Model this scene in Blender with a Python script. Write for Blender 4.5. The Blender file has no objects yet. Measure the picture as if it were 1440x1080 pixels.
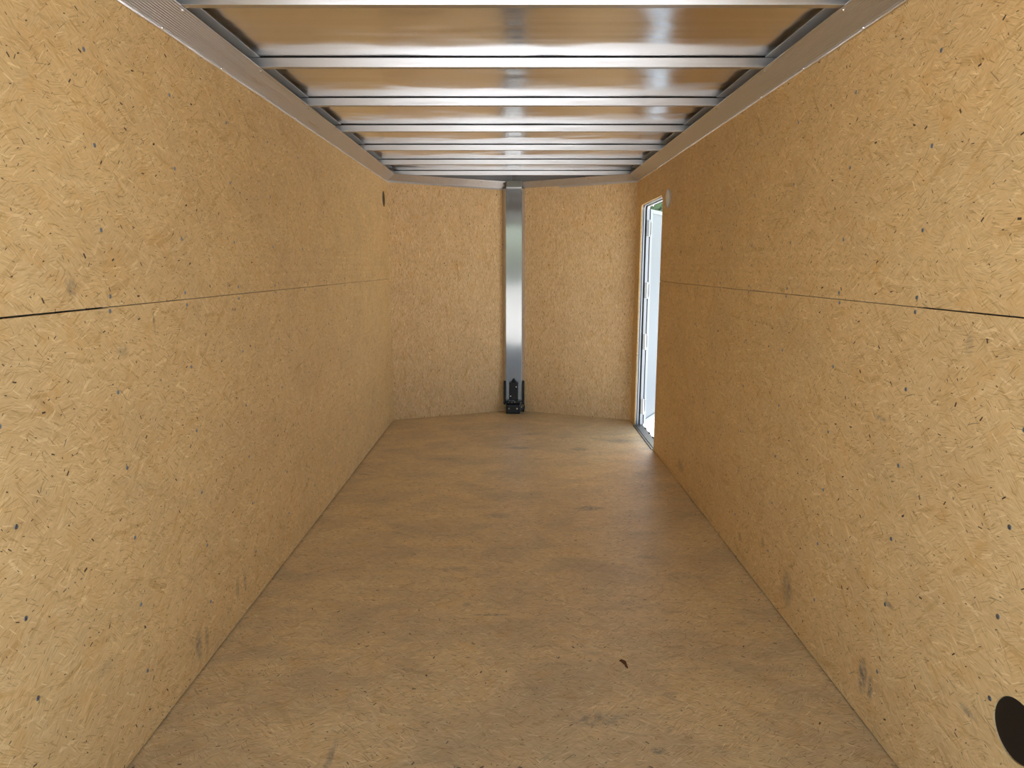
import bpy, bmesh, math, random
from mathutils import Vector, Matrix

random.seed(11)
scene = bpy.context.scene
COL = scene.collection

# ------------------------------------------------------------------ camera
cam_d = bpy.data.cameras.new('camera')
cam = bpy.data.objects.new('camera', cam_d)
COL.objects.link(cam)
cam.location = (-0.002, 0.0, 1.32)
cam.rotation_euler = (math.pi / 2 - 0.1741, 0.0, 0.0)
cam_d.sensor_width = 36.0
cam_d.lens = 940.9 / 1440.0 * 36.0
cam_d.clip_start = 0.05
cam_d.clip_end = 300
scene.camera = cam

# ------------------------------------------------------------------ light
world = bpy.data.worlds.new('world')
scene.world = world
world.use_nodes = True
wn = world.node_tree
wn.nodes.clear()
w_out = wn.nodes.new('ShaderNodeOutputWorld')
w_bg = wn.nodes.new('ShaderNodeBackground')
w_sky = wn.nodes.new('ShaderNodeTexSky')
w_sky.sky_type = 'NISHITA'
w_sky.sun_disc = False
w_sky.sun_elevation = math.radians(44)
w_sky.sun_rotation = math.radians(8)
w_sky.air_density = 1.0
w_sky.dust_density = 2.5
w_sky.ozone_density = 1.0
w_bg.inputs['Strength'].default_value = 0.16
wn.links.new(w_sky.outputs[0], w_bg.inputs['Color'])
wn.links.new(w_bg.outputs[0], w_out.inputs['Surface'])

sun_d = bpy.data.lights.new('sun', 'SUN')
sun_d.energy = 5.2
sun_d.angle = math.radians(0.55)
sun_d.color = (1.0, 0.96, 0.90)
sun = bpy.data.objects.new('sun', sun_d)
COL.objects.link(sun)
sun.rotation_euler = Vector((-0.05, -0.72, -0.69)).to_track_quat('-Z', 'Y').to_euler()
sun.location = (1, 10, 10)

scene.view_settings.view_transform = 'Standard'
scene.view_settings.look = 'None'
scene.view_settings.gamma = 1.0
scene.view_settings.use_curve_mapping = False
scene.view_settings.exposure = 1.85

# ------------------------------------------------------------------ dimensions
W = 1.028          # half width between the wood linings
YR = 0.40          # rear edge of the trailer
YC = 5.679         # where the V nose starts
NOSE = 0.412       # depth of the V
SKIN = 0.056       # lining face to outer skin
ZL, ZU, XI = 2.004, 2.058, 0.953
ROOF = 2.099
BOW0, BOWS = 2.086, 0.6125

# ------------------------------------------------------------------ node helpers
class NT:
    def __init__(s, name):
        m = bpy.data.materials.new(name)
        m.use_nodes = True
        s.m, s.t = m, m.node_tree
        s.t.nodes.clear()
        s.out = s.n('ShaderNodeOutputMaterial')
        s.b = s.n('ShaderNodeBsdfPrincipled')
        s.l(s.b.outputs[0], s.out.inputs['Surface'])
    def n(s, k, **kw):
        x = s.t.nodes.new(k)
        for a, v in kw.items():
            setattr(x, a, v)
        return x
    def l(s, a, b):
        s.t.links.new(a, b)
    def set(s, inp, v):
        if hasattr(v, 'is_output') or isinstance(v, bpy.types.NodeSocket):
            s.l(v, inp)
        else:
            inp.default_value = v
    def math(s, op, a, b=0.0, c=0.0, clamp=False):
        x = s.n('ShaderNodeMath', operation=op, use_clamp=clamp)
        s.set(x.inputs[0], a)
        s.set(x.inputs[1], b)
        if len(x.inputs) > 2:
            s.set(x.inputs[2], c)
        return x.outputs[0]
    def vmath(s, op, a, b):
        x = s.n('ShaderNodeVectorMath', operation=op)
        s.set(x.inputs[0], a)
        s.set(x.inputs[1], b)
        return x.outputs[0]
    def mapr(s, v, a, b, c=0.0, d=1.0, smooth=False):
        x = s.n('ShaderNodeMapRange')
        if smooth:
            x.interpolation_type = 'SMOOTHSTEP'
        s.set(x.inputs[0], v)
        for i, q in enumerate((a, b, c, d)):
            s.set(x.inputs[i + 1], q)
        return x.outputs[0]
    def mix(s, f, a, b, mode='MIX'):
        x = s.n('ShaderNodeMix', data_type='RGBA', blend_type=mode)
        s.set(x.inputs[0], f)
        s.set(x.inputs[6], a if not isinstance(a, tuple) else (*a, 1.0))
        s.set(x.inputs[7], b if not isinstance(b, tuple) else (*b, 1.0))
        return x.outputs[2]
    def noise(s, vec, scale, detail=2.0, rough=0.5, dist=0.0):
        x = s.n('ShaderNodeTexNoise')
        s.set(x.inputs['Vector'], vec)
        x.inputs['Scale'].default_value = scale
        x.inputs['Detail'].default_value = detail
        x.inputs['Roughness'].default_value = rough
        x.inputs['Distortion'].default_value = dist
        return x.outputs[0]
    def scale(s, vec, sx, sy, ox=0.0, oy=0.0):
        x = s.n('ShaderNodeMapping')
        s.set(x.inputs['Vector'], vec)
        x.inputs['Scale'].default_value = (sx, sy, 1)
        x.inputs['Location'].default_value = (ox, oy, 0)
        return x.outputs[0]

def strands(k, uv, cell, half_l, half_w, ox, oy, bias=None, spread=1.0):
    """One wood strand per cell, each with its own direction: mask, random tone and grain."""
    v = k.scale(uv, cell, cell, ox, oy)
    vo = k.n('ShaderNodeTexVoronoi', voronoi_dimensions='2D', feature='F1')
    k.l(v, vo.inputs['Vector'])
    vo.inputs['Scale'].default_value = 1.0
    vo.inputs['Randomness'].default_value = 1.0
    sep = k.n('ShaderNodeSeparateColor')
    k.l(vo.outputs['Color'], sep.inputs[0])
    loc = k.vmath('SUBTRACT', v, vo.outputs['Position'])
    if bias is None:
        ang = k.math('MULTIPLY', sep.outputs[0], math.pi)
    else:
        ang = k.math('MULTIPLY_ADD', sep.outputs[0], spread, bias - spread / 2)
    r = k.n('ShaderNodeVectorRotate', rotation_type='Z_AXIS')
    k.l(loc, r.inputs['Vector'])
    k.l(ang, r.inputs['Angle'])
    s2 = k.n('ShaderNodeSeparateXYZ')
    k.l(r.outputs[0], s2.inputs[0])
    ax = k.math('DIVIDE', k.math('ABSOLUTE', s2.outputs[0]), half_l * cell)
    wv = k.math('MULTIPLY', k.math('ADD', sep.outputs[2], 0.45), half_w * cell)
    ay = k.math('DIVIDE', k.math('ABSOLUTE', s2.outputs[1]), wv)
    d = k.math('MAXIMUM', ax, ay)
    mask = k.math('SUBTRACT', 1.0, k.mapr(d, 0.72, 1.0, smooth=True))
    gr = k.noise(k.vmath('ADD', k.scale(r.outputs[0], 24.0 / cell, 330.0 / cell), k.vmath('MULTIPLY', vo.outputs['Color'], (37.0, 19.0, 0.0))), 1.0, 2.0, 0.6)
    return mask, sep.outputs[1], sep.outputs[2], gr

def wood_board(name, stains=(), dirt=0.0, tint=(1, 1, 1), rough=0.62, bias=None, spread=1.0, fine=1.0, spec=0.3):
    k = NT(name)
    uvn = k.n('ShaderNodeUVMap')
    uv = uvn.outputs[0]
    warp = k.n('ShaderNodeTexNoise')
    k.l(uv, warp.inputs['Vector'])
    warp.inputs['Scale'].default_value = 9.0
    uvw = k.vmath('ADD', uv, k.vmath('MULTIPLY', k.vmath('SUBTRACT', warp.outputs['Color'], (0.5, 0.5, 0.5)), (0.02, 0.02, 0.0)))
    T = lambda c: tuple(c[i] * tint[i] for i in range(3))
    base = k.mix(k.noise(uv, 5.0, 4.0, 0.6), T((0.68, 0.50, 0.305)), T((0.80, 0.62, 0.405)))
    def after(vec, prev):
        """keeps the layers evaluated one after another, so that the shader stays small."""
        x = k.n('ShaderNodeVectorMath', operation='MULTIPLY_ADD')
        k.l(prev, x.inputs[0])
        x.inputs[1].default_value = (1e-7, 1e-7, 0.0)
        k.l(vec, x.inputs[2])
        return x.outputs[0]
    # layers of pressed strands
    for i, (cell, hl, hw, amt) in enumerate(((8, 0.085, 0.0085, 0.55), (13, 0.060, 0.0055, 0.65), (21, 0.040, 0.0034, 0.75), (34, 0.025, 0.0018, 0.9))):
        m, r1, r2, g = strands(k, after(uvw, base), cell, hl, hw, 3.7 * i + 0.3, 7.1 * i + 1.9, bias, spread)
        tone = k.mix(r1, T((0.56, 0.365, 0.18)), T((0.90, 0.76, 0.55)))
        if i < 2:
            tone = k.mix(k.mapr(g, 0.42, 0.68), tone, k.mix(0.5, tone, T((0.48, 0.29, 0.13))))
        f = k.math('MULTIPLY', m, k.math('MULTIPLY', k.mapr(r2, 0.1, 0.9), amt))
        base = k.mix(f, base, tone)
    # very fine fibre grain everywhere
    a, _, _, g2 = strands(k, after(uvw, base), 22, 1.0, 1.0, 9.3, 4.4, bias, spread)
    base = k.mix(k.math('MULTIPLY', k.mapr(g2, 0.53, 0.76), 0.72 * fine), base, T((0.36, 0.20, 0.085)))
    base = k.mix(k.math('MULTIPLY', k.mapr(g2, 0.45, 0.27), 0.5 * fine), base, T((0.94, 0.80, 0.58)))
    # orange wood tint patches
    base = k.mix(k.math('MULTIPLY', k.mapr(k.noise(after(uv, base), 14.0, 3.0, 0.6, 0.6), 0.52, 0.72), 0.42), base, T((0.68, 0.42, 0.18)))
    # hair thin strand edges, brown and pale
    for i, (cell, hl, hw, amt, col) in enumerate(((20, 0.022, 0.0008, 0.5, (0.34, 0.18, 0.07)), (36, 0.012, 0.0008, 0.7, (0.30, 0.16, 0.06)),
                                                  (31, 0.015, 0.0010, 0.6, (0.98, 0.87, 0.68)))):
        m, r1, r2, g = strands(k, after(uvw, base), cell, hl, hw, 6.7 * i + 2.3, 9.1 * i + 4.8, bias, spread)
        base = k.mix(k.math('MULTIPLY', m, k.math('MULTIPLY', k.mapr(r1, 0.25, 0.8), amt * min(1.3, fine))), base, T(col))
    # dark bark flecks and thin slits
    for i, (cell, hl, hw, thr, amt) in enumerate(((12, 0.0068, 0.0021, 0.68, 0.97), (8, 0.022, 0.0010, 0.62, 0.5), (30, 0.0038, 0.0012, 0.55, 0.88))):
        m, r1, r2, g = strands(k, after(uvw, base), cell, hl, hw, 11.7 * i + 5.3, 2.1 * i + 8.8, bias, spread * 1.3)
        f = k.math('MULTIPLY', m, k.math('MULTIPLY', k.math('GREATER_THAN', r1, thr), amt))
        base = k.mix(f, base, (0.05, 0.028, 0.014))
    # handling dirt
    if dirt > 0:
        d1 = k.mapr(k.noise(k.scale(after(uv, base), 1.0, 1.6), 2.6, 6.0, 0.62, 0.5), 0.42, 0.72)
        base = k.mix(k.math('MULTIPLY', d1, dirt), base, (0.25, 0.20, 0.145))
        d2 = k.mapr(k.noise(k.scale(after(uv, base), 3.2, 9.0, 4.0, 2.0), 2.0, 5.0, 0.7, 1.0), 0.58, 0.74)
        base = k.mix(k.math('MULTIPLY', d2, dirt * 0.9), base, (0.17, 0.14, 0.11))
    smear = k.mapr(k.noise(after(uv, base), 45.0, 3.0, 0.7), 0.36, 0.62, 0.15, 1.0) if stains else None
    for (su, sv, ru, rv, amt) in stains:
        p = k.n('ShaderNodeMapping')
        k.l(after(uvw, base), p.inputs['Vector'])
        p.inputs['Location'].default_value = (-su / ru, -sv / rv, 0)
        p.inputs['Scale'].default_value = (1 / ru, 1 / rv, 1)
        ln = k.n('ShaderNodeVectorMath', operation='LENGTH')
        k.l(p.outputs[0], ln.inputs[0])
        f = k.math('SUBTRACT', 1.0, k.mapr(ln.outputs['Value'], 0.25, 1.0, smooth=True))
        f = k.math('MULTIPLY', f, smear)
        base = k.mix(k.math('MULTIPLY', f, amt), base, (0.15, 0.13, 0.12))
    k.l(base, k.b.inputs['Base Color'])
    k.b.inputs['Roughness'].default_value = rough
    k.b.inputs['Specular IOR Level'].default_value = spec
    bump = k.n('ShaderNodeBump')
    bump.inputs['Strength'].default_value = 0.25
    bump.inputs['Distance'].default_value = 0.002
    k.l(g2, bump.inputs['Height'])
    k.l(bump.outputs[0], k.b.inputs['Normal'])
    return k.m

def metal(name, col, rough, streak=None, wave=0.0, wave_scale=(1.0, 1.0, 1.0), wave_dist=0.01, aniso=0.0, metallic=1.0):
    k = NT(name)
    tc = k.n('ShaderNodeTexCoord')
    k.b.inputs['Metallic'].default_value = metallic
    k.b.inputs['Base Color'].default_value = (*col, 1)
    k.b.inputs['Roughness'].default_value = rough
    if aniso:
        k.b.inputs['Anisotropic'].default_value = aniso
    if streak:
        mp = k.n('ShaderNodeMapping')
        k.l(tc.outputs['Object'], mp.inputs['Vector'])
        mp.inputs['Scale'].default_value = streak
        nz = k.noise(mp.outputs[0], 1.0, 4.0, 0.6)
        k.l(k.mapr(nz, 0.3, 0.7, rough * 0.75, rough * 1.3), k.b.inputs['Roughness'])
        k.l(k.mix(k.mapr(nz, 0.3, 0.7), tuple(c * 0.93 for c in col), tuple(min(1, c * 1.04) for c in col)), k.b.inputs['Base Color'])
    if wave > 0:
        mp = k.n('ShaderNodeMapping')
        k.l(tc.outputs['Object'], mp.inputs['Vector'])
        mp.inputs['Scale'].default_value = wave_scale
        nz = k.noise(mp.outputs[0], 1.0, 1.0, 0.4, 0.3)
        bp = k.n('ShaderNodeBump')
        bp.inputs['Strength'].default_value = wave
        bp.inputs['Distance'].default_value = wave_dist
        k.l(nz, bp.inputs['Height'])
        k.l(bp.outputs[0], k.b.inputs['Normal'])
    return k.m

def plain(name, col, rough=0.5, spec=0.5, var=0.06, scale=20.0):
    k = NT(name)
    tc = k.n('ShaderNodeTexCoord')
    nz = k.noise(tc.outputs['Object'], scale, 3.0)
    k.l(k.mix(nz, tuple(c * (1 - var) for c in col), tuple(min(1.0, c * (1 + var)) for c in col)), k.b.inputs['Base Color'])
    k.b.inputs['Roughness'].default_value = rough
    k.b.inputs['Specular IOR Level'].default_value = spec
    return k.m

STR = [(-3.94, 0.12, 0.10, 0.05, 0.6), (-2.86, 0.115, 0.03, 0.03, 0.6), (-2.335, 0.13, 0.06, 0.09, 0.6),
       (-1.79, 0.135, 0.035, 0.07, 0.95), (-1.745, 0.125, 0.02, 0.05, 0.7), (-1.70, 0.405, 0.03, 0.012, 0.8), (-2.6, 0.2, 0.03, 0.04, 0.4),
       (-1.36, 0.33, 0.04, 0.012, 0.6), (-1.83, 0.90, 0.05, 0.012, 0.6), (-1.50, 1.15, 0.02, 0.05, 0.3)]
STL = [(2.01, 0.094, 0.03, 0.07, 0.7), (2.07, 0.087, 0.02, 0.05, 0.6), (1.54, 0.32, 0.06, 0.03, 0.3), (2.40, 0.13, 0.02, 0.05, 0.6),
       (2.33, 0.13, 0.02, 0.06, 0.5), (1.57, 1.275, 0.03, 0.04, 0.45), (1.75, 1.10, 0.04, 0.02, 0.4), (1.92, 1.16, 0.008, 0.05, 0.7)]
STF = [(0.05, 4.78, 0.12, 0.05, 0.75), (0.49, 4.74, 0.10, 0.06, 0.8), (-0.085, 2.378, 0.10, 0.012, 0.8), (-0.08, 3.42, 0.10, 0.05, 0.55),
       (0.43, 3.53, 0.11, 0.05, 0.75), (0.82, 4.98, 0.14, 0.07, 0.7), (0.40, 1.65, 0.03, 0.02, 0.9), (0.25, 1.78, 0.12, 0.05, 0.6),
       (-0.255, 2.777, 0.10, 0.04, 0.4), (0.15, 5.2, 0.12, 0.04, 0.5), (-0.5, 1.62, 0.015, 0.10, 0.6), (0.62, 2.9, 0.08, 0.03, 0.5), (-0.45, 4.5, 0.12, 0.05, 0.4)]
M = {}
M['wood_left'] = wood_board('wood_left', STL, dirt=0.14, tint=(1.10, 1.01, 0.73), bias=0.0, spread=1.9)
M['wood_right'] = wood_board('wood_right', STR, dirt=0.14, tint=(1.09, 0.99, 0.71), bias=0.0, spread=1.9)
M['wood_nose'] = wood_board('wood_nose', (), dirt=0.10, bias=math.pi / 2, spread=1.1, fine=1.6, tint=(1.08, 0.98, 0.77))
M['wood_floor'] = wood_board('wood_floor', STF, dirt=0.45, tint=(1.0, 0.95, 0.72), rough=0.40, bias=0.0, spread=2.0, fine=1.3, spec=0.8)
M['alu_roof'] = metal('alu_roof', (0.86, 0.86, 0.87), 0.19, streak=(0.8, 30, 1), wave=0.34, wave_scale=(2.6, 5.0, 1.0), wave_dist=0.025)
M['alu_bow'] = metal('alu_bow', (0.66, 0.66, 0.655), 0.36, streak=(2.0, 140, 140))
M['alu_trim'] = metal('alu_trim', (0.64, 0.63, 0.62), 0.36, streak=(60, 0.6, 60), metallic=0.85)
M['alu_bead_lit'] = metal('alu_bead_lit', (0.88, 0.87, 0.84), 0.24)  # trim metal made lighter to imitate the reflection on the bead
M['alu_rail_reflection'] = metal('alu_rail_reflection', (0.76, 0.80, 0.83), 0.5, metallic=0.5)
M['alu_post'] = metal('alu_post', (0.30, 0.305, 0.295), 0.10, metallic=0.8, wave=0.12, wave_scale=(6, 6, 2.0), wave_dist=0.01)
M['alu_sill'] = metal('alu_sill', (0.22, 0.22, 0.19), 0.45, streak=(80, 3, 80))
M['zinc'] = metal('zinc', (0.33, 0.345, 0.365), 0.42)
M['chrome'] = metal('chrome', (0.85, 0.85, 0.85), 0.18)
M['white_metal'] = plain('white_metal', (0.55, 0.57, 0.58), 0.35, 0.5, 0.02)
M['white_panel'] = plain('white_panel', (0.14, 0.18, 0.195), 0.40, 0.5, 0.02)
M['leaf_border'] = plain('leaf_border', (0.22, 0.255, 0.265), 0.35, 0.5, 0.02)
M['hinge_dark'] = plain('hinge_dark', (0.045, 0.043, 0.040), 0.5, 0.4, 0.1)
M['hinge_grey'] = metal('hinge_grey', (0.40, 0.39, 0.37), 0.45)
M['hinge_light'] = metal('hinge_light', (0.30, 0.30, 0.29), 0.45)
M['rubber'] = plain('rubber', (0.012, 0.013, 0.014), 0.6, 0.3)
M['black'] = plain('black_plastic', (0.006, 0.006, 0.007), 0.38, 0.4)
M['cream'] = plain('cream_plastic', (0.86, 0.82, 0.74), 0.45, 0.5, 0.03)
M['leaf'] = plain('tree_leaf', (0.12, 0.18, 0.085), 0.6, 0.3, 0.5, 2.0)
M['bark'] = plain('bark', (0.12, 0.085, 0.06), 0.9, 0.2, 0.3)
M['dry_leaf'] = plain('dry_leaf', (0.12, 0.05, 0.02), 0.8, 0.2, 0.4, 90)

kc = NT('concrete')
tcn = kc.n('ShaderNodeTexCoord')
n1 = kc.noise(tcn.outputs['Object'], 0.6, 6.0, 0.6)
n2 = kc.noise(tcn.outputs['Object'], 40.0, 4.0, 0.6)
kc.l(kc.mix(kc.mapr(n2, 0.3, 0.7), kc.mix(n1, (0.52, 0.515, 0.50), (0.62, 0.61, 0.59)), (0.58, 0.575, 0.56)), kc.b.inputs['Base Color'])
kc.b.inputs['Roughness'].default_value = 0.85
M['concrete'] = kc.m

# ------------------------------------------------------------------ mesh helpers
class MB:
    def __init__(s):
        s.bm = bmesh.new()
    def box(s, a, b, bevel=0.0, mat4=None):
        r = bmesh.ops.create_cube(s.bm, size=1.0)
        vs = r['verts']
        for v in vs:
            v.co = Vector([a[i] + (v.co[i] + 0.5) * (b[i] - a[i]) for i in range(3)])
        if mat4 is not None:
            bmesh.ops.transform(s.bm, matrix=mat4, verts=vs)
        if bevel > 0:
            es = list({e for v in vs for e in v.link_edges})
            bmesh.ops.bevel(s.bm, geom=es, offset=bevel, segments=2, affect='EDGES', profile=0.5)
        return s
    def sweep(s, loops, close_ends=True):
        """loops: list of equal length point rings; skins between them (rings closed)."""
        rings = [[s.bm.verts.new(p) for p in lp] for lp in loops]
        n = len(rings[0])
        for a, b in zip(rings[:-1], rings[1:]):
            for i in range(n):
                j = (i + 1) % n
                s.bm.faces.new((a[i], a[j], b[j], b[i]))
        if close_ends:
            s.bm.faces.new(rings[0][::-1])
            s.bm.faces.new(rings[-1])
        return s
    def lathe(s, prof, origin, axis, segs=24):
        """prof: (radius, height) pairs from base to tip along axis."""
        ax = Vector(axis).normalized()
        t = Vector((0, 0, 1)) if abs(ax.z) < 0.9 else Vector((1, 0, 0))
        u = ax.cross(t).normalized()
        v = ax.cross(u)
        o = Vector(origin)
        loops = []
        for r, h in prof:
            r = max(r, 1e-5)
            loops.append([o + ax * h + (u * math.cos(2 * math.pi * i / segs) + v * math.sin(2 * math.pi * i / segs)) * r for i in range(segs)])
        return s.sweep(loops)
    def sheet(s, outer, holes, place, thick):
        """flat board with real holes; place(a,b) -> point, thick = vector of thickness."""
        bm = bmesh.new()
        es = []
        for lp in [outer] + list(holes):
            vs = [bm.verts.new(place(*p)) for p in lp]
            for i in range(len(vs)):
                es.append(bm.edges.new((vs[i], vs[(i + 1) % len(vs)])))
        bmesh.ops.triangle_fill(bm, edges=es, use_beauty=True, use_dissolve=False)
        r = bmesh.ops.extrude_face_region(bm, geom=list(bm.faces))
        vs = [g for g in r['geom'] if isinstance(g, bmesh.types.BMVert)]
        bmesh.ops.translate(bm, verts=vs, vec=Vector(thick))
        me = bpy.data.meshes.new('tmp')
        bm.to_mesh(me)
        bm.free()
        s.bm.from_mesh(me)
        bpy.data.meshes.remove(me)
        return s
    def build(s, name, mat, parent=None, origin=(0, 0, 0), smooth=False):
        bm = s.bm
        bmesh.ops.recalc_face_normals(bm, faces=bm.faces)
        uvl = bm.loops.layers.uv.new('UVMap')
        for f in bm.faces:
            n = f.normal
            f.smooth = smooth
            if abs(n.z) > 0.7:
                for lo in f.loops:
                    lo[uvl].uv = (lo.vert.co.x, lo.vert.co.y)
            else:
                t = Vector((-n.y, n.x, 0)).normalized()
                for lo in f.loops:
                    lo[uvl].uv = (lo.vert.co.dot(t), lo.vert.co.z)
        o = Vector(origin)
        base = Vector((0, 0, 0))
        p = parent
        while p is not None:
            base += p.location
            p = p.parent
        bmesh.ops.translate(bm, verts=bm.verts, vec=-(o if parent is None else base + o))
        me = bpy.data.meshes.new(name)
        bm.to_mesh(me)
        bm.free()
        me.materials.append(mat)
        ob = bpy.data.objects.new(name, me)
        COL.objects.link(ob)
        ob.parent = parent
        ob.location = o
        return ob

def empty(name, loc=(0, 0, 0)):
    o = bpy.data.objects.new(name, None)
    o.empty_display_size = 0.1
    COL.objects.link(o)
    o.location = loc
    return o

def tag(o, label, cat, group=None):
    o['label'] = label
    o['category'] = cat
    if group:
        o['group'] = group
    return o

def struct(o, label=None):
    o['kind'] = 'structure'
    if label:
        o['label'] = label
    return o

def circle(cy, cz, r, n=40):
    return [(cy + r * math.cos(2 * math.pi * i / n), cz + r * math.sin(2 * math.pi * i / n)) for i in range(n)]

def copy_obj(src, name, loc, parent=None, rot=None):
    o = src.copy()
    o.name = name
    COL.objects.link(o)
    o.parent = parent
    o.location = loc
    if rot is not None:
        o.rotation_euler = rot
    return o

# ------------------------------------------------------------------ floor
XO = W + SKIN
fl = MB()
# three plywood sheets laid across the trailer with tight joints
outl = lambda y0, y1: [(-XO + 0.002, y0), (XO - 0.002, y0), (XO - 0.002, y1), (-XO + 0.002, y1)]
fl.sheet(outl(YR, 2.832), [], lambda a, b: (a, b, -0.02), (0, 0, 0.02))
fl.sheet(outl(2.8325, 5.27), [], lambda a, b: (a, b, -0.02), (0, 0, 0.02))
fl.sheet([(-XO + 0.002, 5.2705), (XO - 0.002, 5.2705), (XO - 0.002, YC + 0.005), (0, YC + NOSE + 0.05), (-XO + 0.002, YC + 0.005)], [], lambda a, b: (a, b, -0.02), (0, 0, 0.02))
struct(fl.build('floor', M['wood_floor']), 'scuffed grey tan strand board floor')
sub = MB()
sub.sheet([(-XO, YR), (XO, YR), (XO, YC), (0, YC + NOSE + 0.07), (-XO, YC)], [], lambda a, b: (a, b, -0.09), (0, 0, 0.068))
struct(sub.build('floor_underside', M['rubber']))

# ------------------------------------------------------------------ side walls
TH = 0.010
J1, J2 = 1.709, 4.15           # upright joints between the sheets
S0, S1 = 1.2165, 1.2195        # gap between lower and upper sheets
TOP = 2.03
VL = (5.53, 1.852, 0.062)      # open vent, left wall
VR = (1.224, 0.385, 0.065)    # open vent, right wall
DY0, DY1, DZ = 4.72, 5.49, 1.80

wl = empty('wall_left', (-W, YC / 2, 0))
struct(wl, 'left wall lined with golden strand board sheets')
wr = empty('wall_right', (W, YC / 2, 0))
struct(wr, 'right wall lined with golden strand board sheets')

def rect(y0, y1, z0, z1):
    return [(y0, z0), (y1, z0), (y1, z1), (y0, z1)]

def panel(side, outer, holes=()):
    m = MB()
    m.sheet(outer, holes, lambda a, b: (side * W, a, b), (side * TH, 0, 0))
    return m.build('wall_panel', M['wood_left'] if side < 0 else M['wood_right'], wl if side < 0 else wr)

g = 0.0005
# left wall (the gap is widest at the near sheet)
panel(-1, rect(YR, J1 - g, 0.005, S0 - 0.0012))
panel(-1, rect(YR, J1 - g, S1 + 0.0002, TOP))
panel(-1, rect(J1 + g, J2 - g, 0.006, S0))
panel(-1, rect(J1 + g, J2 - g, S1 - 0.0008, TOP))
panel(-1, rect(J2 + g, YC, 0.008, S0 + 0.0002))
panel(-1, rect(J2 + g, YC, S1 - 0.0008, TOP), [circle(*VL)])
# right wall with the door opening
panel(1, rect(YR, J1 - g, 0.004, S0 - 0.0006), [circle(*VR)])
panel(1, rect(YR, J1 - g, S1, TOP))
panel(1, rect(J1 + g, J2 - g, 0.005, S0))
panel(1, rect(J1 + g, J2 - g, S1 - 0.001, TOP))
panel(1, rect(J2 + g, DY0, 0.002, S0 + 0.0002))
panel(1, rect(DY1, YC, 0.002, S0 + 0.0002))
RC = 0.045
arc = [(DY1 - RC + RC * math.cos(a), DZ - RC + RC * math.sin(a)) for a in [i * math.pi / 12 for i in range(0, 7)]]
arc2 = [(DY0 + RC + RC * math.cos(a), DZ - RC + RC * math.sin(a)) for a in [math.pi / 2 + i * math.pi / 12 for i in range(0, 7)]]
panel(1, [(J2 + g, S1 - 0.001), (DY0, S1 - 0.001)] + arc2[::-1] + arc[::-1] + [(DY1, S1 - 0.001), (YC, S1 - 0.001), (YC, TOP), (J2 + g, TOP)])

# dark cavity behind the linings and the outer skin
def skin(side):
    m = MB()
    if side < 0:
        m.sheet([(YR, -0.09), (YC + 0.039, -0.09), (YC + 0.039, ROOF + 0.006), (YR, ROOF + 0.006)], [], lambda a, b: (side * XO, a, b), (side * 0.002, 0, 0))
    else:
        y0, y1, zz = DY0 - 0.004, DY1 + 0.004, DZ + 0.004
        m.sheet([(YR, -0.09), (YC + 0.039, -0.09), (YC + 0.039, ROOF + 0.006), (YR, ROOF + 0.006)],
                [[(y0, 0.001), (y0, zz), (y1, zz), (y1, 0.001)]], lambda a, b: (side * XO, a, b), (side * 0.002, 0, 0))
    return m.build('wall_left_outside' if side < 0 else 'wall_right_outside', M['white_metal'])
struct(skin(-1))
struct(skin(1))
studs = {-1: MB(), 1: MB()}
for s in (-1, 1):
    for i in range(-2, 11):
        y = 1.309 + i * 0.4064
        if y > YC - 0.05 or (s > 0 and DY0 - 0.04 < y < DY1 + 0.04):
            continue
        if s > 0 and abs(y - VR[0]) < 0.10:
            y += 0.0
        x0, x1 = s * (W + TH + 0.0005), s * (XO - 0.0005)
        studs[s].box((min(x0, x1), y - 0.014, 0.001), (max(x0, x1), y + 0.014, TOP + 0.02))
for s in (-1, 1):
    studs[s].build('stud', M['alu_bow'], wl if s < 0 else wr)['kind'] = 'stuff'

# screw heads in the linings
def screw_mesh():
    m = MB()
    R = 0.0058
    m.lathe([(R, -0.003), (R, 0.0002), (R * 0.93, 0.0009), (R * 0.55, 0.0013), (R * 0.5, 0.0005), (R * 0.2, 0.0004)], (0, 0, 0), (1, 0, 0), 16)
    m.box((0.0003, -0.0007, -0.0028), (0.0011, 0.0007, 0.0028))
    m.box((0.0003, -0.0028, -0.0007), (0.0011, 0.0028, 0.0007))
    return m
scr = None
ROWS = [0.197, 0.399, 0.588, 0.793, 1.001, 1.204, 1.241, 1.405, 1.614, 1.829]
def place_screw(side, y, z):
    global scr
    par = wl if side < 0 else wr
    loc = (0, y - par.location.y, z)
    if scr is None:
        scr = screw_mesh().build('screw', M['zinc'], None)
        o = scr
        o.parent = par
        o.location = loc
    else:
        o = copy_obj(scr, 'screw', loc, par)
    o.rotation_euler = (random.uniform(0, 1.5), 0, 0) if side < 0 else (random.uniform(0, 1.5), 0, math.pi)
for side in (-1, 1):
    for kcol in range(0, 8):
        y = 1.309 + 0.4064 * kcol
        for z in ROWS:
            jy, jz = random.uniform(-0.006, 0.006), random.uniform(-0.005, 0.005)
            if side > 0 and DY0 - 0.02 < y < DY1 + 0.02:
                continue
            if (y - VR[0]) ** 2 + (z - VR[1]) ** 2 < 0.08 ** 2 and side > 0:
                jy, jz = 0.001, 0.017
            place_screw(side, y + jy, z + jz)

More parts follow.
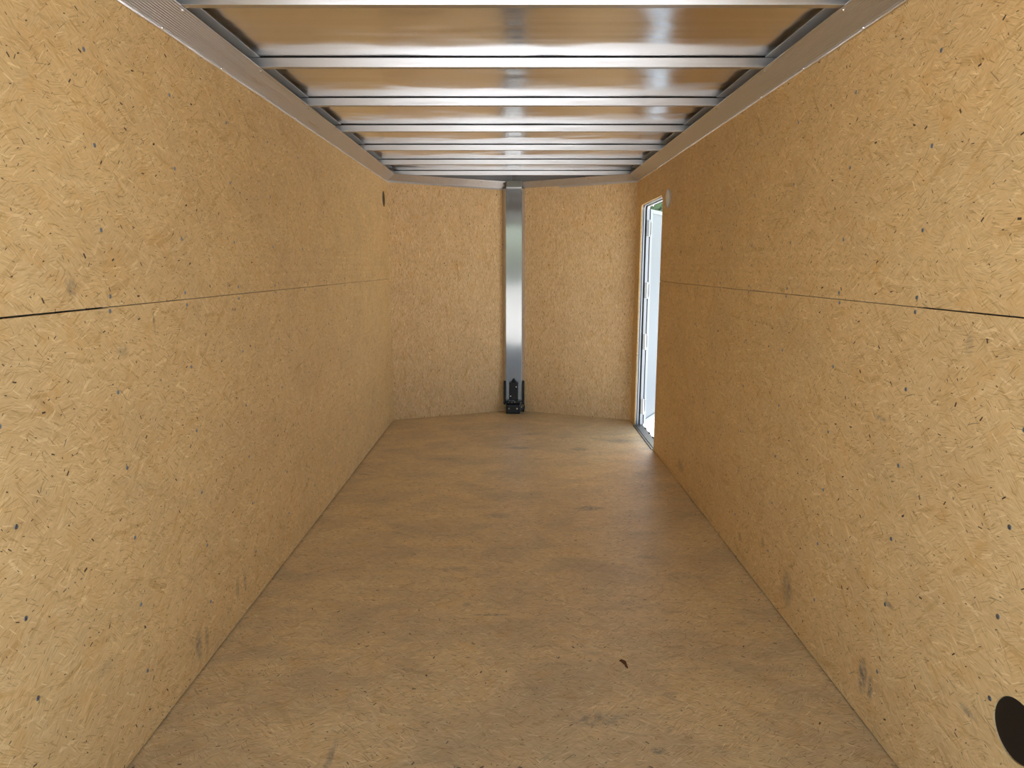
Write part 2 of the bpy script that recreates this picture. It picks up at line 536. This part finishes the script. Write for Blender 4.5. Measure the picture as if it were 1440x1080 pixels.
# ------------------------------------------------------------------ nose walls and post
NL = math.hypot(W, NOSE)
ND = Vector((W, -NOSE, 0)) / NL          # along the right nose wall, from the tip outwards
def nose_wall(side):
    tip = Vector((0, YC + NOSE, 0))
    d = Vector((side * W, -NOSE, 0)) / NL
    nrm = Vector((side * NOSE, W, 0)) / NL      # outwards
    m = MB()
    m.sheet([(0.012, 0.002), (NL, 0.002), (NL, TOP - 0.003), (0.012, TOP - 0.03)], [], lambda a, b: tip + d * a + Vector((0, 0, b)), nrm * TH)
    o = m.build('wall_front_left' if side < 0 else 'wall_front_right', M['wood_nose'])
    struct(o, 'left half of the V shaped front wall' if side < 0 else 'right half of the V shaped front wall')
    k = MB()
    k.sheet([(-0.03, -0.09), (NL + 0.045, -0.09), (NL + 0.045, ROOF + 0.006), (-0.03, ROOF + 0.006)], [], lambda a, b: tip + nrm * SKIN + d * a + Vector((0, 0, b)), nrm * 0.002)
    struct(k.build('wall_front_left_outside' if side < 0 else 'wall_front_right_outside', M['white_metal']))
    return o
nose_wall(-1)
nose_wall(1)

# polished post in the V
PX = 0.013
post = empty('corner_post', (PX, 6.04, 0))
tag(post, 'tall shiny aluminium corner post standing in the V of the front wall', 'post')
PT = 1.985
pm = MB()
pm.box((PX - 0.069, 6.008, 0.002), (PX + 0.072, 6.0105, PT), 0.0008)
face = pm.build('face_plate', M['alu_post'], post)
def flange(side):
    x0 = PX + (-0.069 if side < 0 else 0.072)
    x1 = PX + (-0.0975 if side < 0 else 0.0975)
    m = MB()
    y1 = YC + NOSE * (1 - abs(x1) / W) - 0.0015
    lo = [(x0, 6.0105, 0.29), (x1, y1, 0.29), (x1, y1 + 0.003, 0.29), (x0, 6.0135, 0.29)]
    m.sweep([[Vector(p) for p in lo], [Vector((p[0], p[1], PT)) for p in lo]])
    o = m.build('flange', M['alu_trim'], post)
    return o, x0, x1, y1
for side in (-1, 1):
    o, x0, x1, y1 = flange(side)
    for z in (0.45, 0.85, 1.25, 1.65):
        n = Vector((y1 - 6.0105, -(x1 - x0), 0)).normalized()
        if n.y > 0:
            n = -n
        c = Vector(((x0 + x1) / 2, (6.0105 + y1) / 2, z))
        m = MB()
        m.lathe([(0.005, 0), (0.0045, 0.0025), (0.002, 0.0035)], c, n, 12)
        m.build('screw', M['zinc'] if z < 0.9 else M['chrome'], o)

# black electrical box at the foot of the post
eb = empty('electrical_box', (0.008, 5.98, 0))
tag(eb, 'black plastic electrical box with bolted covers at the foot of the shiny post', 'electrical box')
m = MB()
m.box((-0.028, 5.972, 0.118), (0.054, 6.0055, 0.285), 0.006)
ucov = m.build('upper_cover', M['black'], eb)
m = MB()
m.lathe([(0.024, 0), (0.022, 0.006), (0.012, 0.018), (0.009, 0.026), (0.002, 0.029)], (0.014, 5.981, 0.283), (0, 0, 1), 18)
m.build('cable_boot', M['black'], ucov)
for (x, z) in ((0.036, 0.243), (-0.014, 0.157)):
    m = MB()
    m.lathe([(0.0062, 0), (0.006, 0.002), (0.003, 0.004)], (x, 5.972, z), (0, -1, 0), 12)
    m.build('screw', M['chrome'], ucov)
m = MB()
m.box((-0.056, 5.935, 0.001), (0.071, 6.0055, 0.083), 0.007)
m.box((-0.048, 5.931, 0.012), (0.063, 5.936, 0.072), 0.002)
lbox = m.build('lower_box', M['black'], eb)
for x in (-0.030, 0.044):
    m = MB()
    m.lathe([(0.008, 0), (0.008, 0.004), (0.005, 0.0065)], (x, 5.931, 0.050), (0, -1, 0), 6)
    m.build('bolt', M['zinc'] if x < 0 else M['chrome'], lbox)
m = MB()
m.box((-0.072, 5.975, 0.085), (0.100, 5.990, 0.103), 0.004)
m.box((-0.060, 5.97, 0.104), (-0.030, 6.0, 0.118), 0.003)
m.box((0.020, 5.97, 0.104), (0.085, 6.0, 0.114), 0.003)
hbar = m.build('hinge_bar', M['black'], eb)
for x in (-0.035, -0.005, 0.022, 0.075):
    m = MB()
    m.lathe([(0.005, 0), (0.005, 0.008), (0.003, 0.010)], (x, 5.973, 0.100), (0.3, -1, 0.1), 10)
    m.build('rivet', M['chrome'], hbar)
for x0, x1 in ((-0.079, -0.060), (0.092, 0.111)):
    m = MB()
    m.box((x0, 6.0068, 0.072), (x1, 6.04, 0.292), 0.004)
    m.build('end_cap', M['black'], post)
m = MB()
m.box((0.074, 5.955, 0.030), (0.112, 5.985, 0.062), 0.006)
m.lathe([(0.011, 0), (0.012, 0.012), (0.008, 0.016)], (0.100, 5.957, 0.030), (0, -1, -0.1), 14)
m.build('cable_clamp', M['black'], eb)
m = MB()
m.lathe([(0.006, 0), (0.005, 0.003), (0.001, 0.004)], (0.084, 5.955, 0.060), (0, -1, 0.3), 12)
m.build('screw', M['chrome'], eb)
m = MB()
pts = [Vector((0.105, 5.975, 0.09)), Vector((0.112, 5.965, 0.06)), Vector((0.106, 5.955, 0.034)), Vector((0.085, 5.95, 0.022)), Vector((0.068, 5.955, 0.03))]
loops = []
for i, p in enumerate(pts):
    loops.append([p + Vector((0.004 * math.cos(a), 0.004 * math.sin(a) * 0.6, 0.004 * math.sin(a))) for a in [j * math.pi / 4 for j in range(8)]])
m.sweep(loops)
m.build('cable', M['rubber'], eb)

# ------------------------------------------------------------------ roof sheet and bows
rf = MB()
rf.sheet([(-XO, YR), (XO, YR), (XO, YC + 0.04), (0, YC + NOSE + SKIN * 1.10), (-XO, YC + 0.04)], [], lambda a, b: (a, b, ROOF), (0, 0, 0.003))
struct(rf.build('ceiling', M['alu_roof']), 'mirror like bare aluminium roof sheet')

for side, nm in ((-1, 'trim_6'), (1, 'trim_7')):
    R0 = 0.070
    m = MB()
    a, b = sorted((side * 0.955, side * 1.03))
    m.box((a, YR + 0.052, ROOF - 0.0012), (b, YC - 0.1, ROOF - 0.0002))  # flat strip: bluish grey reflection at the roof edge put into colour
    loops = []
    arcp = [(XO - 0.001 - R0 + R0 * math.cos(a), ROOF - 0.001 - R0 + R0 * math.sin(a)) for a in [j * math.pi / 24 for j in range(13)]]
    arcp += [(x + 0.0012, z + 0.0012) for x, z in arcp[::-1]]
    for y in (YR + 0.052, YC):
        loops.append([Vector((side * x, y, z)) for x, z in arcp])
    m.sweep(loops)
    struct(m.build(nm, M['alu_rail_reflection']), 'rounded roof edge rail behind the cove trim with a flat grey strip imitating a reflection')

names = ['nearest aluminium roof bow, cut off by the top of the picture', 'second aluminium roof bow from the top of the picture',
         'third aluminium roof bow from the top of the picture', 'middle one of the seven aluminium roof bows',
         'third last aluminium roof bow before the front wall', 'second last aluminium roof bow before the front wall',
         'last aluminium roof bow, right above the front wall trim']
def bow_mesh(hl):
    m = MB()
    h = 0.0335
    prof = [(0, 0), (0.026, 0), (0.026, h), (0.040, h), (0.040, h + 0.0015), (0.0245, h + 0.0015), (0.0245, 0.0018), (0.0018, 0.0018), (0.0018, h), (0.0, h)]
    rings = []
    for x in (-hl, hl):
        rings.append([Vector((x, a, b)) for a, b in prof])
    m.sweep(rings)
    return m
proto = None
gap_shades = []
for i, nm in enumerate(names):
    y = BOW0 + i * BOWS
    hl = 1.02
    if i == 6:
        y, hl = 5.738, 0.985
    if proto is None or i == 6:
        o = bow_mesh(hl).build('roof_bow', M['alu_bow'])
        e = o.modifiers.new('edge', 'BEVEL')
        e.width = 0.0012
        e.segments = 2
        e.limit_method = 'ANGLE'
        proto = proto or o
    else:
        o = copy_obj(proto, 'roof_bow', (0, 0, 0))
    o.location = (0, y, ZU + 0.0035)
    tp = MB()  # black strip that paints the shade in the gap between bow and roof
    tp.box((-hl + 0.003, y + 0.006, o.location.z + 0.0352), (hl - 0.003, y + 0.034, o.location.z + 0.0372))
    gap_shades.append(tp.build('gap_shade', M['rubber'], o) if len(gap_shades) in (0, 6) else copy_obj(gap_shades[0], 'gap_shade', (0, 0, 0), o))
    tag(o, nm, 'roof bow', 'roof bows across the ceiling')

# ------------------------------------------------------------------ cove trims with fine ribs
def cove_profile(ribs=13):
    """(inward distance from wall, height) ring, visible face first."""
    x0, z0 = 0.003, ZL + 0.008
    x1, z1 = W - XI, ZU
    pts = [(0.0, ZL - 0.006), (0.0025, ZL - 0.006), (0.0025, ZL + 0.006)]
    dx, dz = x1 - x0, z1 - z0
    L = math.hypot(dx, dz)
    nx, nz = dz / L, -dx / L       # out of the face, into the room and down
    for i in range(ribs + 1):
        t = i / ribs
        pts.append((x0 + dx * t + nx * 0.0, z0 + dz * t))
        if i < ribs:
            for tt, q in ((0.25, 0.0009), (0.75, 0.0009)):
                pts.append((x0 + dx * (t + tt / ribs) + nx * q, z0 + dz * (t + tt / ribs) + nz * q))
    pts += [(x1 - 0.001, z1 + 0.003), (x1 - 0.004, z1 + 0.003)]
    pts += [(x0 + 0.001, z0 + 0.004), (0.0, ZL + 0.012)]
    return pts
PROF = cove_profile()

def trim_run(name, a, b, na, nb, z_drop_b=0.0, wave=None):
    """a,b: wall line end points; na,nb: inward vectors at each end (mitred)."""
    n = 60
    loops = []
    for i in range(n + 1):
        t = i / n
        p = Vector(a).lerp(Vector(b), t)
        nn = Vector(na).lerp(Vector(nb), t)
        lp = []
        for j, (d, z) in enumerate(PROF):
            wv = 0.0
            lp.append(Vector((p.x, p.y, 0)) + nn * (d + 0.0004) + Vector((0, 0, z - z_drop_b * t + wv)))
        loops.append(lp)
    m = MB()
    m.sweep(loops)
    return m
tip_in = Vector((0, -1, 0))
th = math.atan2(NOSE, W)
mit = Vector((-math.sin(math.pi / 4 - th / 2 + math.pi / 4), 0, 0))
# inward mitre vector at the wall corner: bisector of (-1,0) and (-sin th, -cos th)
def mitre(side):
    n1 = Vector((-side, 0, 0))
    n2 = Vector((-side * math.sin(th), -math.cos(th), 0))
    bvec = (n1 + n2).normalized()
    return bvec / bvec.dot(n1)
trims = {}
for side, nm, lab in ((-1, 'trim_1', 'ribbed aluminium cove trim along the top of the left wall'), (1, 'trim_2', 'ribbed aluminium cove trim along the top of the right wall')):
    m = trim_run(nm, (side * W, YR, 0), (side * W, YC, 0), (-side, 0, 0), mitre(side))
    trims[side] = struct(m.build(nm, M['alu_trim'], None, (side * W, YR, ZL)), lab)
for side, nm, lab in ((-1, 'trim_3', 'aluminium cove trim above the left half of the front wall'), (1, 'trim_4', 'aluminium cove trim above the right half of the front wall')):
    nn = Vector((-side * math.sin(th), -math.cos(th), 0))
    endp = Vector((side * 0.072 + PX * 0.9, YC + NOSE * (1 - 0.072 / W), 0))
    m = trim_run(nm, (side * W, YC, 0), endp, mitre(side), nn, 0.022)
    trims[nm] = struct(m.build(nm, M['alu_trim'], None, (side * W, YC, ZL)), lab)

# bent cap that joins the two front trims above the post
cp = MB()
cp.box((PX - 0.064, 5.966, PT + 0.008), (PX + 0.068, 6.03, PT + 0.062), 0.003)
cp.build('corner_cap', M['alu_sill'], trims['trim_4'])
ed = MB()
ed.box((PX - 0.068, 5.964, PT + 0.002), (PX + 0.071, 6.03, PT + 0.008), 0.001)
ed.build('cap_edge', M['chrome'], trims['trim_4'])

# rolled bead along the lower edge of each side trim, its bright reflection put into the colour
for side in (-1, 1):
    T = trims[side]
    loops = []
    for i in range(61):
        y = YR + (YC - 0.004 - YR) * i / 60
        wob = 0.0006 * math.sin(y * 7.3 + side) + 0.0005 * math.sin(y * 15.6)
        loops.append([Vector((side * (W - 0.0002 - (0.0052 + wob) * max(0.0, math.sin(a))), y, ZL - 0.0005 + 0.0065 * math.cos(a))) for a in [j * math.pi / 8 for j in range(9)]])
    m = MB()
    m.sweep(loops)
    m.build('edge_bead', M['alu_bead_lit'], T)

# screws of the trims
sm = MB()
sm.lathe([(0.0046, -0.001), (0.0046, 0.001), (0.0036, 0.0024), (0.0014, 0.003)], (0, 0, 0), (1, 0, 0), 12)
ts = sm.build('screw', M['chrome'])
first = True
for side in (-1, 1):
    T = trims[side]
    for i in range(11):
        y = 1.29 + 0.4064 * i
        loc = (-side * 0.0058, y - T.location.y, ZL + 0.001 - T.location.z)
        if first:
            o, first = ts, False
            o.parent = T
            o.location = loc
        else:
            o = copy_obj(ts, 'screw', loc, T)
        o.rotation_euler = (0, 0, 0 if side < 0 else math.pi)
    for i in range(6):
        y = BOW0 + BOWS * i + 0.014
        loc = (-side * (W - XI - 0.006), y - T.location.y, ZU - 0.006 - T.location.z)
        o = copy_obj(ts, 'screw', loc, T)
        o.rotation_euler = (0, math.radians(50), 0 if side < 0 else math.pi)
for side, nm in ((-1, 'trim_3'), (1, 'trim_4')):
    T = trims[nm]
    d = Vector((-side * W, NOSE, 0)) / NL
    nn = Vector((-side * math.sin(th), -math.cos(th), 0))
    for s in (0.40, 0.80):
        zd = 0.022 * s / NL
        p = Vector((side * W, YC, 0)) + d * s + nn * 0.06 + Vector((0, 0, ZU - 0.012 - zd))
        o = copy_obj(ts, 'screw', p - T.location, T)
        o.rotation_euler = (0, math.radians(50), math.atan2(nn.y, nn.x))

# ------------------------------------------------------------------ round vents
def vent(side, y, z, r, label):
    v = empty('air_vent', (side * (W + 0.002), y, z))
    tag(v, label, 'vent', 'round openings cut through the walls')
    m = MB()
    rr = r - 0.0012
    m.lathe([(rr, 0.000), (rr, 0.040), (rr - 0.003, 0.040), (rr - 0.003, 0.037), (0.001, 0.037)][::-1] + [(rr - 0.002, 0.0)], (side * (W + 0.003), y, z), (side, 0, 0), 40)
    m.build('cup', M['black'], v)
    for i in range(-2, 3):
        hw = math.sqrt(max(0.0, (rr - 0.006) ** 2 - (i * 0.022) ** 2))
        k = MB()
        xa, xb = side * (W + 0.020), side * (W + 0.034)
        k.box((min(xa, xb), y - hw, z + i * 0.022 - 0.0015), (max(xa, xb), y + hw, z + i * 0.022 + 0.0015))
        k.build('louvre', M['black'], v)
    return v
vent(-1, *VL, 'small dark round vent opening high at the far end of the left wall')
vent(1, *VR, 'large dark round vent opening low on the right wall in the near corner')
cv = empty('vent_cover', (W, 4.54, 1.758))
tag(cv, 'cream round vent cover on the right wall beside the top of the doorway', 'vent cover')
m = MB()
m.lathe([(0.060, -0.0), (0.060, 0.004), (0.056, 0.006), (0.050, 0.003), (0.046, 0.003), (0.002, 0.004)], (W, 4.54, 1.758), (-1, 0, 0), 40)
m.build('plate', M['cream'], cv)
m = MB()
ringl = []
for i in range(41):
    a = 2 * math.pi * i / 40
    c = Vector((W - 0.005, 4.54 + 0.058 * math.cos(a), 1.758 + 0.058 * math.sin(a)))
    rad = Vector((0, math.cos(a), math.sin(a)))
    ringl.append([c + rad * (0.0045 * math.cos(b)) + Vector((-1, 0, 0)) * (0.0045 * math.sin(b)) for b in [j * math.pi / 4 for j in range(8)]])
m.sweep(ringl, False)
m.build('rim', M['white_metal'], cv, smooth=True)

# ------------------------------------------------------------------ side door
door = empty('door_1', (W + 0.03, DY1, 0))
struct(door, 'narrow open side doorway with its pale blue grey door swung far out')
def frame_strip(xa, xb, off, thick=0.02):
    """sweep a small rectangle round the near jamb, head and far jamb; off = how far it reaches into the opening."""
    path = [(DY0, 0.0, 1, 0), (DY0, DZ - RC, 1, 0)]
    for i in range(1, 7):
        a = math.pi - i * math.pi / 12
        path.append((DY0 + RC + RC * math.cos(a), DZ - RC + RC * math.sin(a), -math.cos(a), -math.sin(a)))
    for i in range(0, 7):
        a = math.pi / 2 - i * math.pi / 12
        path.append((DY1 - RC + RC * math.cos(a), DZ - RC + RC * math.sin(a), -math.cos(a), -math.sin(a)))
    path.append((DY1, 0.0, -1, 0))
    loops = []
    for (y, z, ny, nz) in path:
        loops.append([Vector((xa, y + ny * off, z + nz * off)), Vector((xb, y + ny * off, z + nz * off)),
                      Vector((xb, y - ny * thick, z - nz * thick)), Vector((xa, y - ny * thick, z - nz * thick))])
    return loops
def strip(name, mat, spans):
    m = MB()
    for xa, xb, off in spans:
        m.sweep(frame_strip(xa, xb, off, 0.003))
    return m.build(name, mat, door)
X0 = W + TH
strip('inner_trim', M['alu_trim'], [(X0 + 0.0005, X0 + 0.004, 0.006)])
strip('weather_seal', M['rubber'], [(X0 + 0.004, X0 + 0.012, -0.001), (X0 + 0.022, X0 + 0.034, -0.001), (XO + 0.010, XO + 0.016, 0.011)])
strip('door_frame', M['white_metal'], [(X0 + 0.012, X0 + 0.022, 0.007), (X0 + 0.034, XO + 0.010, 0.014)])
m = MB()
m.box((W - 0.012, DY0 + 0.002, 0.0005), (W + 0.004, DY1 - 0.002, 0.006), 0.001)
m.box((W + 0.004, DY0 + 0.002, 0.0), (XO + 0.012, DY1 - 0.002, 0.010), 0.002)
m.build('threshold', M['alu_sill'], door)
m = MB()
for i in range(4):
    yy = DY1 - 0.15 - 0.15 * i
    m.box((XO + 0.004, yy - 0.02, 0.009), (XO + 0.014, yy + 0.02, 0.016), 0.002)
m.build('sill_clip', M['rubber'], door)
# door leaf, swung far back against the nose
hp = Vector((1.099, 5.50, 0))
dd = Vector((0.171, 0.31, 0)).normalized()
dn = Vector((dd.y, -dd.x, 0))
LW, LT, ZB, ZT = 0.745, 0.034, 0.006, 1.772
RM = Matrix(((dd.x, dn.x, 0, hp.x), (dd.y, dn.y, 0, hp.y), (0, 0, 1, 0), (0, 0, 0, 1)))
m = MB()
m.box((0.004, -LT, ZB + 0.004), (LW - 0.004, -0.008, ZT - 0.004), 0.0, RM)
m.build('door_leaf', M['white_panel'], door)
m = MB()
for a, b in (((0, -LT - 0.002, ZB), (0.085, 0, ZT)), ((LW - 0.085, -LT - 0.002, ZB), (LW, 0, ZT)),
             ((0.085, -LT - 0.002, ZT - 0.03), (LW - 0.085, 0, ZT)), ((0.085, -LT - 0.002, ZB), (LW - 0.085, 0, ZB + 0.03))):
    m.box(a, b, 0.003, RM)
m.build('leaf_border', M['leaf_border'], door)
m = MB()
m.box((0.0, 0.0, ZB), (0.010, 0.006, ZT), 0.001, RM)
m.build('edge_seal', M['rubber'], door)
for zc in (1.62, 1.128, 0.708, 0.165):
    k = MB()
    k.box((0.012, 0.0, zc - 0.062), (0.042, 0.003, zc + 0.062), 0.001, RM)
    hg = k.build('hinge', M['hinge_dark'], door)
    k = MB()
    k.box((X0 + 0.034, DY1 - 0.0185, zc - 0.062), (XO + 0.009, DY1 - 0.0145, zc + 0.062), 0.001)
    for q in (-0.045, -0.022, 0.0, 0.022, 0.045):
        k.box((X0 + 0.040, DY1 - 0.0195, zc + q - 0.005), (X0 + 0.044, DY1 - 0.018, zc + q + 0.005), 0.0)
    k.build('jamb_leaf', M['hinge_light'], hg)
    k = MB()
    k.lathe([(0.005, -0.066), (0.005, 0.066)], (XO + 0.012, DY1 - 0.012, zc), (0, 0, 1), 12)
    k.build('hinge_pin', M['chrome'], hg)
    for q in (-0.055, 0.055):
        k = MB()
        c = RM @ Vector((0.028, 0.003, zc + q))
        k.lathe([(0.006, 0), (0.0055, 0.003), (0.002, 0.0045)], c, dn, 12)
        k.build('screw', M['chrome'], hg)

# ------------------------------------------------------------------ rear end frame
m = MB()
m.box((-XO, YR, ROOF - 0.10), (XO, YR + 0.05, ROOF - 0.001), 0.004)
m.box((-XO + 0.001, YR - 0.004, -0.09), (-W + 0.012, YR + 0.03, ROOF - 0.1), 0.002)
m.box((W - 0.012, YR - 0.004, -0.09), (XO - 0.001, YR + 0.03, ROOF - 0.1), 0.002)
struct(m.build('trim_5', M['alu_trim']))

# ------------------------------------------------------------------ small things on the floor
m = MB()
prof = [(0.0, 0.009, 0.004), (0.25, 0.012, 0.006), (0.5, 0.007, 0.008), (0.75, 0.007, 0.005), (1.0, 0.002, 0.002)]
loops = []
for t, w, h in prof:
    c = Vector((0.366 + 0.022 * t + 0.004 * math.sin(5 * t), 2.078 - 0.046 * t, 0.0))
    loops.append([c + Vector((-w * 0.5, -0.002, 0.0004)), c + Vector((w * 0.5, 0.002, 0.0004)), c + Vector((w * 0.45, 0.002, h)), c + Vector((-w * 0.3, -0.002, h * 0.7))])
m.sweep(loops)
tag(m.build('dry_leaf', M['dry_leaf'], None, (0.373, 2.056, 0)), 'small curled brown dry leaf lying on the board floor', 'leaf')

# ------------------------------------------------------------------ outside: paved lot and trees
GZ = -0.56
m = MB()
m.box((-60, -60, GZ - 0.2), (60, 60, GZ))
struct(m.build('ground', M['concrete']), 'pale sunlit concrete lot outside')

def tree(loc, h, crown, label, seed):
    rnd = random.Random(seed)
    t = empty('tree', loc)
    tag(t, label, 'tree', 'trees around the paved lot')
    base = Vector(loc)
    k = MB()
    k.lathe([(0.20, 0), (0.15, h * 0.3), (0.10, h * 0.6), (0.03, h * 0.92)], base, (0, 0, 1), 12)
    k.build('trunk', M['bark'], t)
    verts, faces = [], []
    for c in range(70):
        a = rnd.uniform(0, 2 * math.pi)
        zz = rnd.uniform(0.12, 1.0)
        rr = crown * math.sqrt(rnd.random()) * (1.05 - 0.55 * abs(zz - 0.45))
        cc = Vector((rr * math.cos(a), rr * math.sin(a), zz * h))
        for q in range(110):
            p = cc + Vector((rnd.gauss(0, 1), rnd.gauss(0, 1), rnd.gauss(0, 0.8))) * crown * 0.17
            d1 = Vector((rnd.gauss(0, 1), rnd.gauss(0, 1), rnd.gauss(0, 1))).normalized()
            d2 = d1.cross(Vector((rnd.gauss(0, 1), rnd.gauss(0, 1), rnd.gauss(0, 1)))).normalized()
            s = rnd.uniform(0.07, 0.14)
            n = len(verts)
            verts += [p - d1 * s, p + d2 * s * 0.5, p + d1 * s, p - d2 * s * 0.5]
            faces.append((n, n + 1, n + 2, n + 3))
    me = bpy.data.meshes.new('foliage')
    me.from_pydata(verts, [], faces)
    me.materials.append(M['leaf'])
    o = bpy.data.objects.new('foliage', me)
    COL.objects.link(o)
    o.parent = t
    return t
tree((3.3, 15.5, GZ), 6.0, 2.4, 'leafy green tree seen through the doorway above the open door', 1)
tb = [(-20, -25), (-12, -24), (-4.2, -25.5), (4.0, -24.5), (12, -25.5), (20, -24)]
src = None
for i, (x, y) in enumerate(tb):
    if src is None:
        src = tree((x, y, GZ), 5.6, 3.0, 'green tree in the row behind the open rear end', 5)
    else:
        r = copy_obj(src, 'tree', (x, y, GZ))
        r.rotation_euler = (0, 0, i * 1.3)
        for ch in list(src.children):
            copy_obj(ch, ch.name.split('.')[0], ch.location, r)
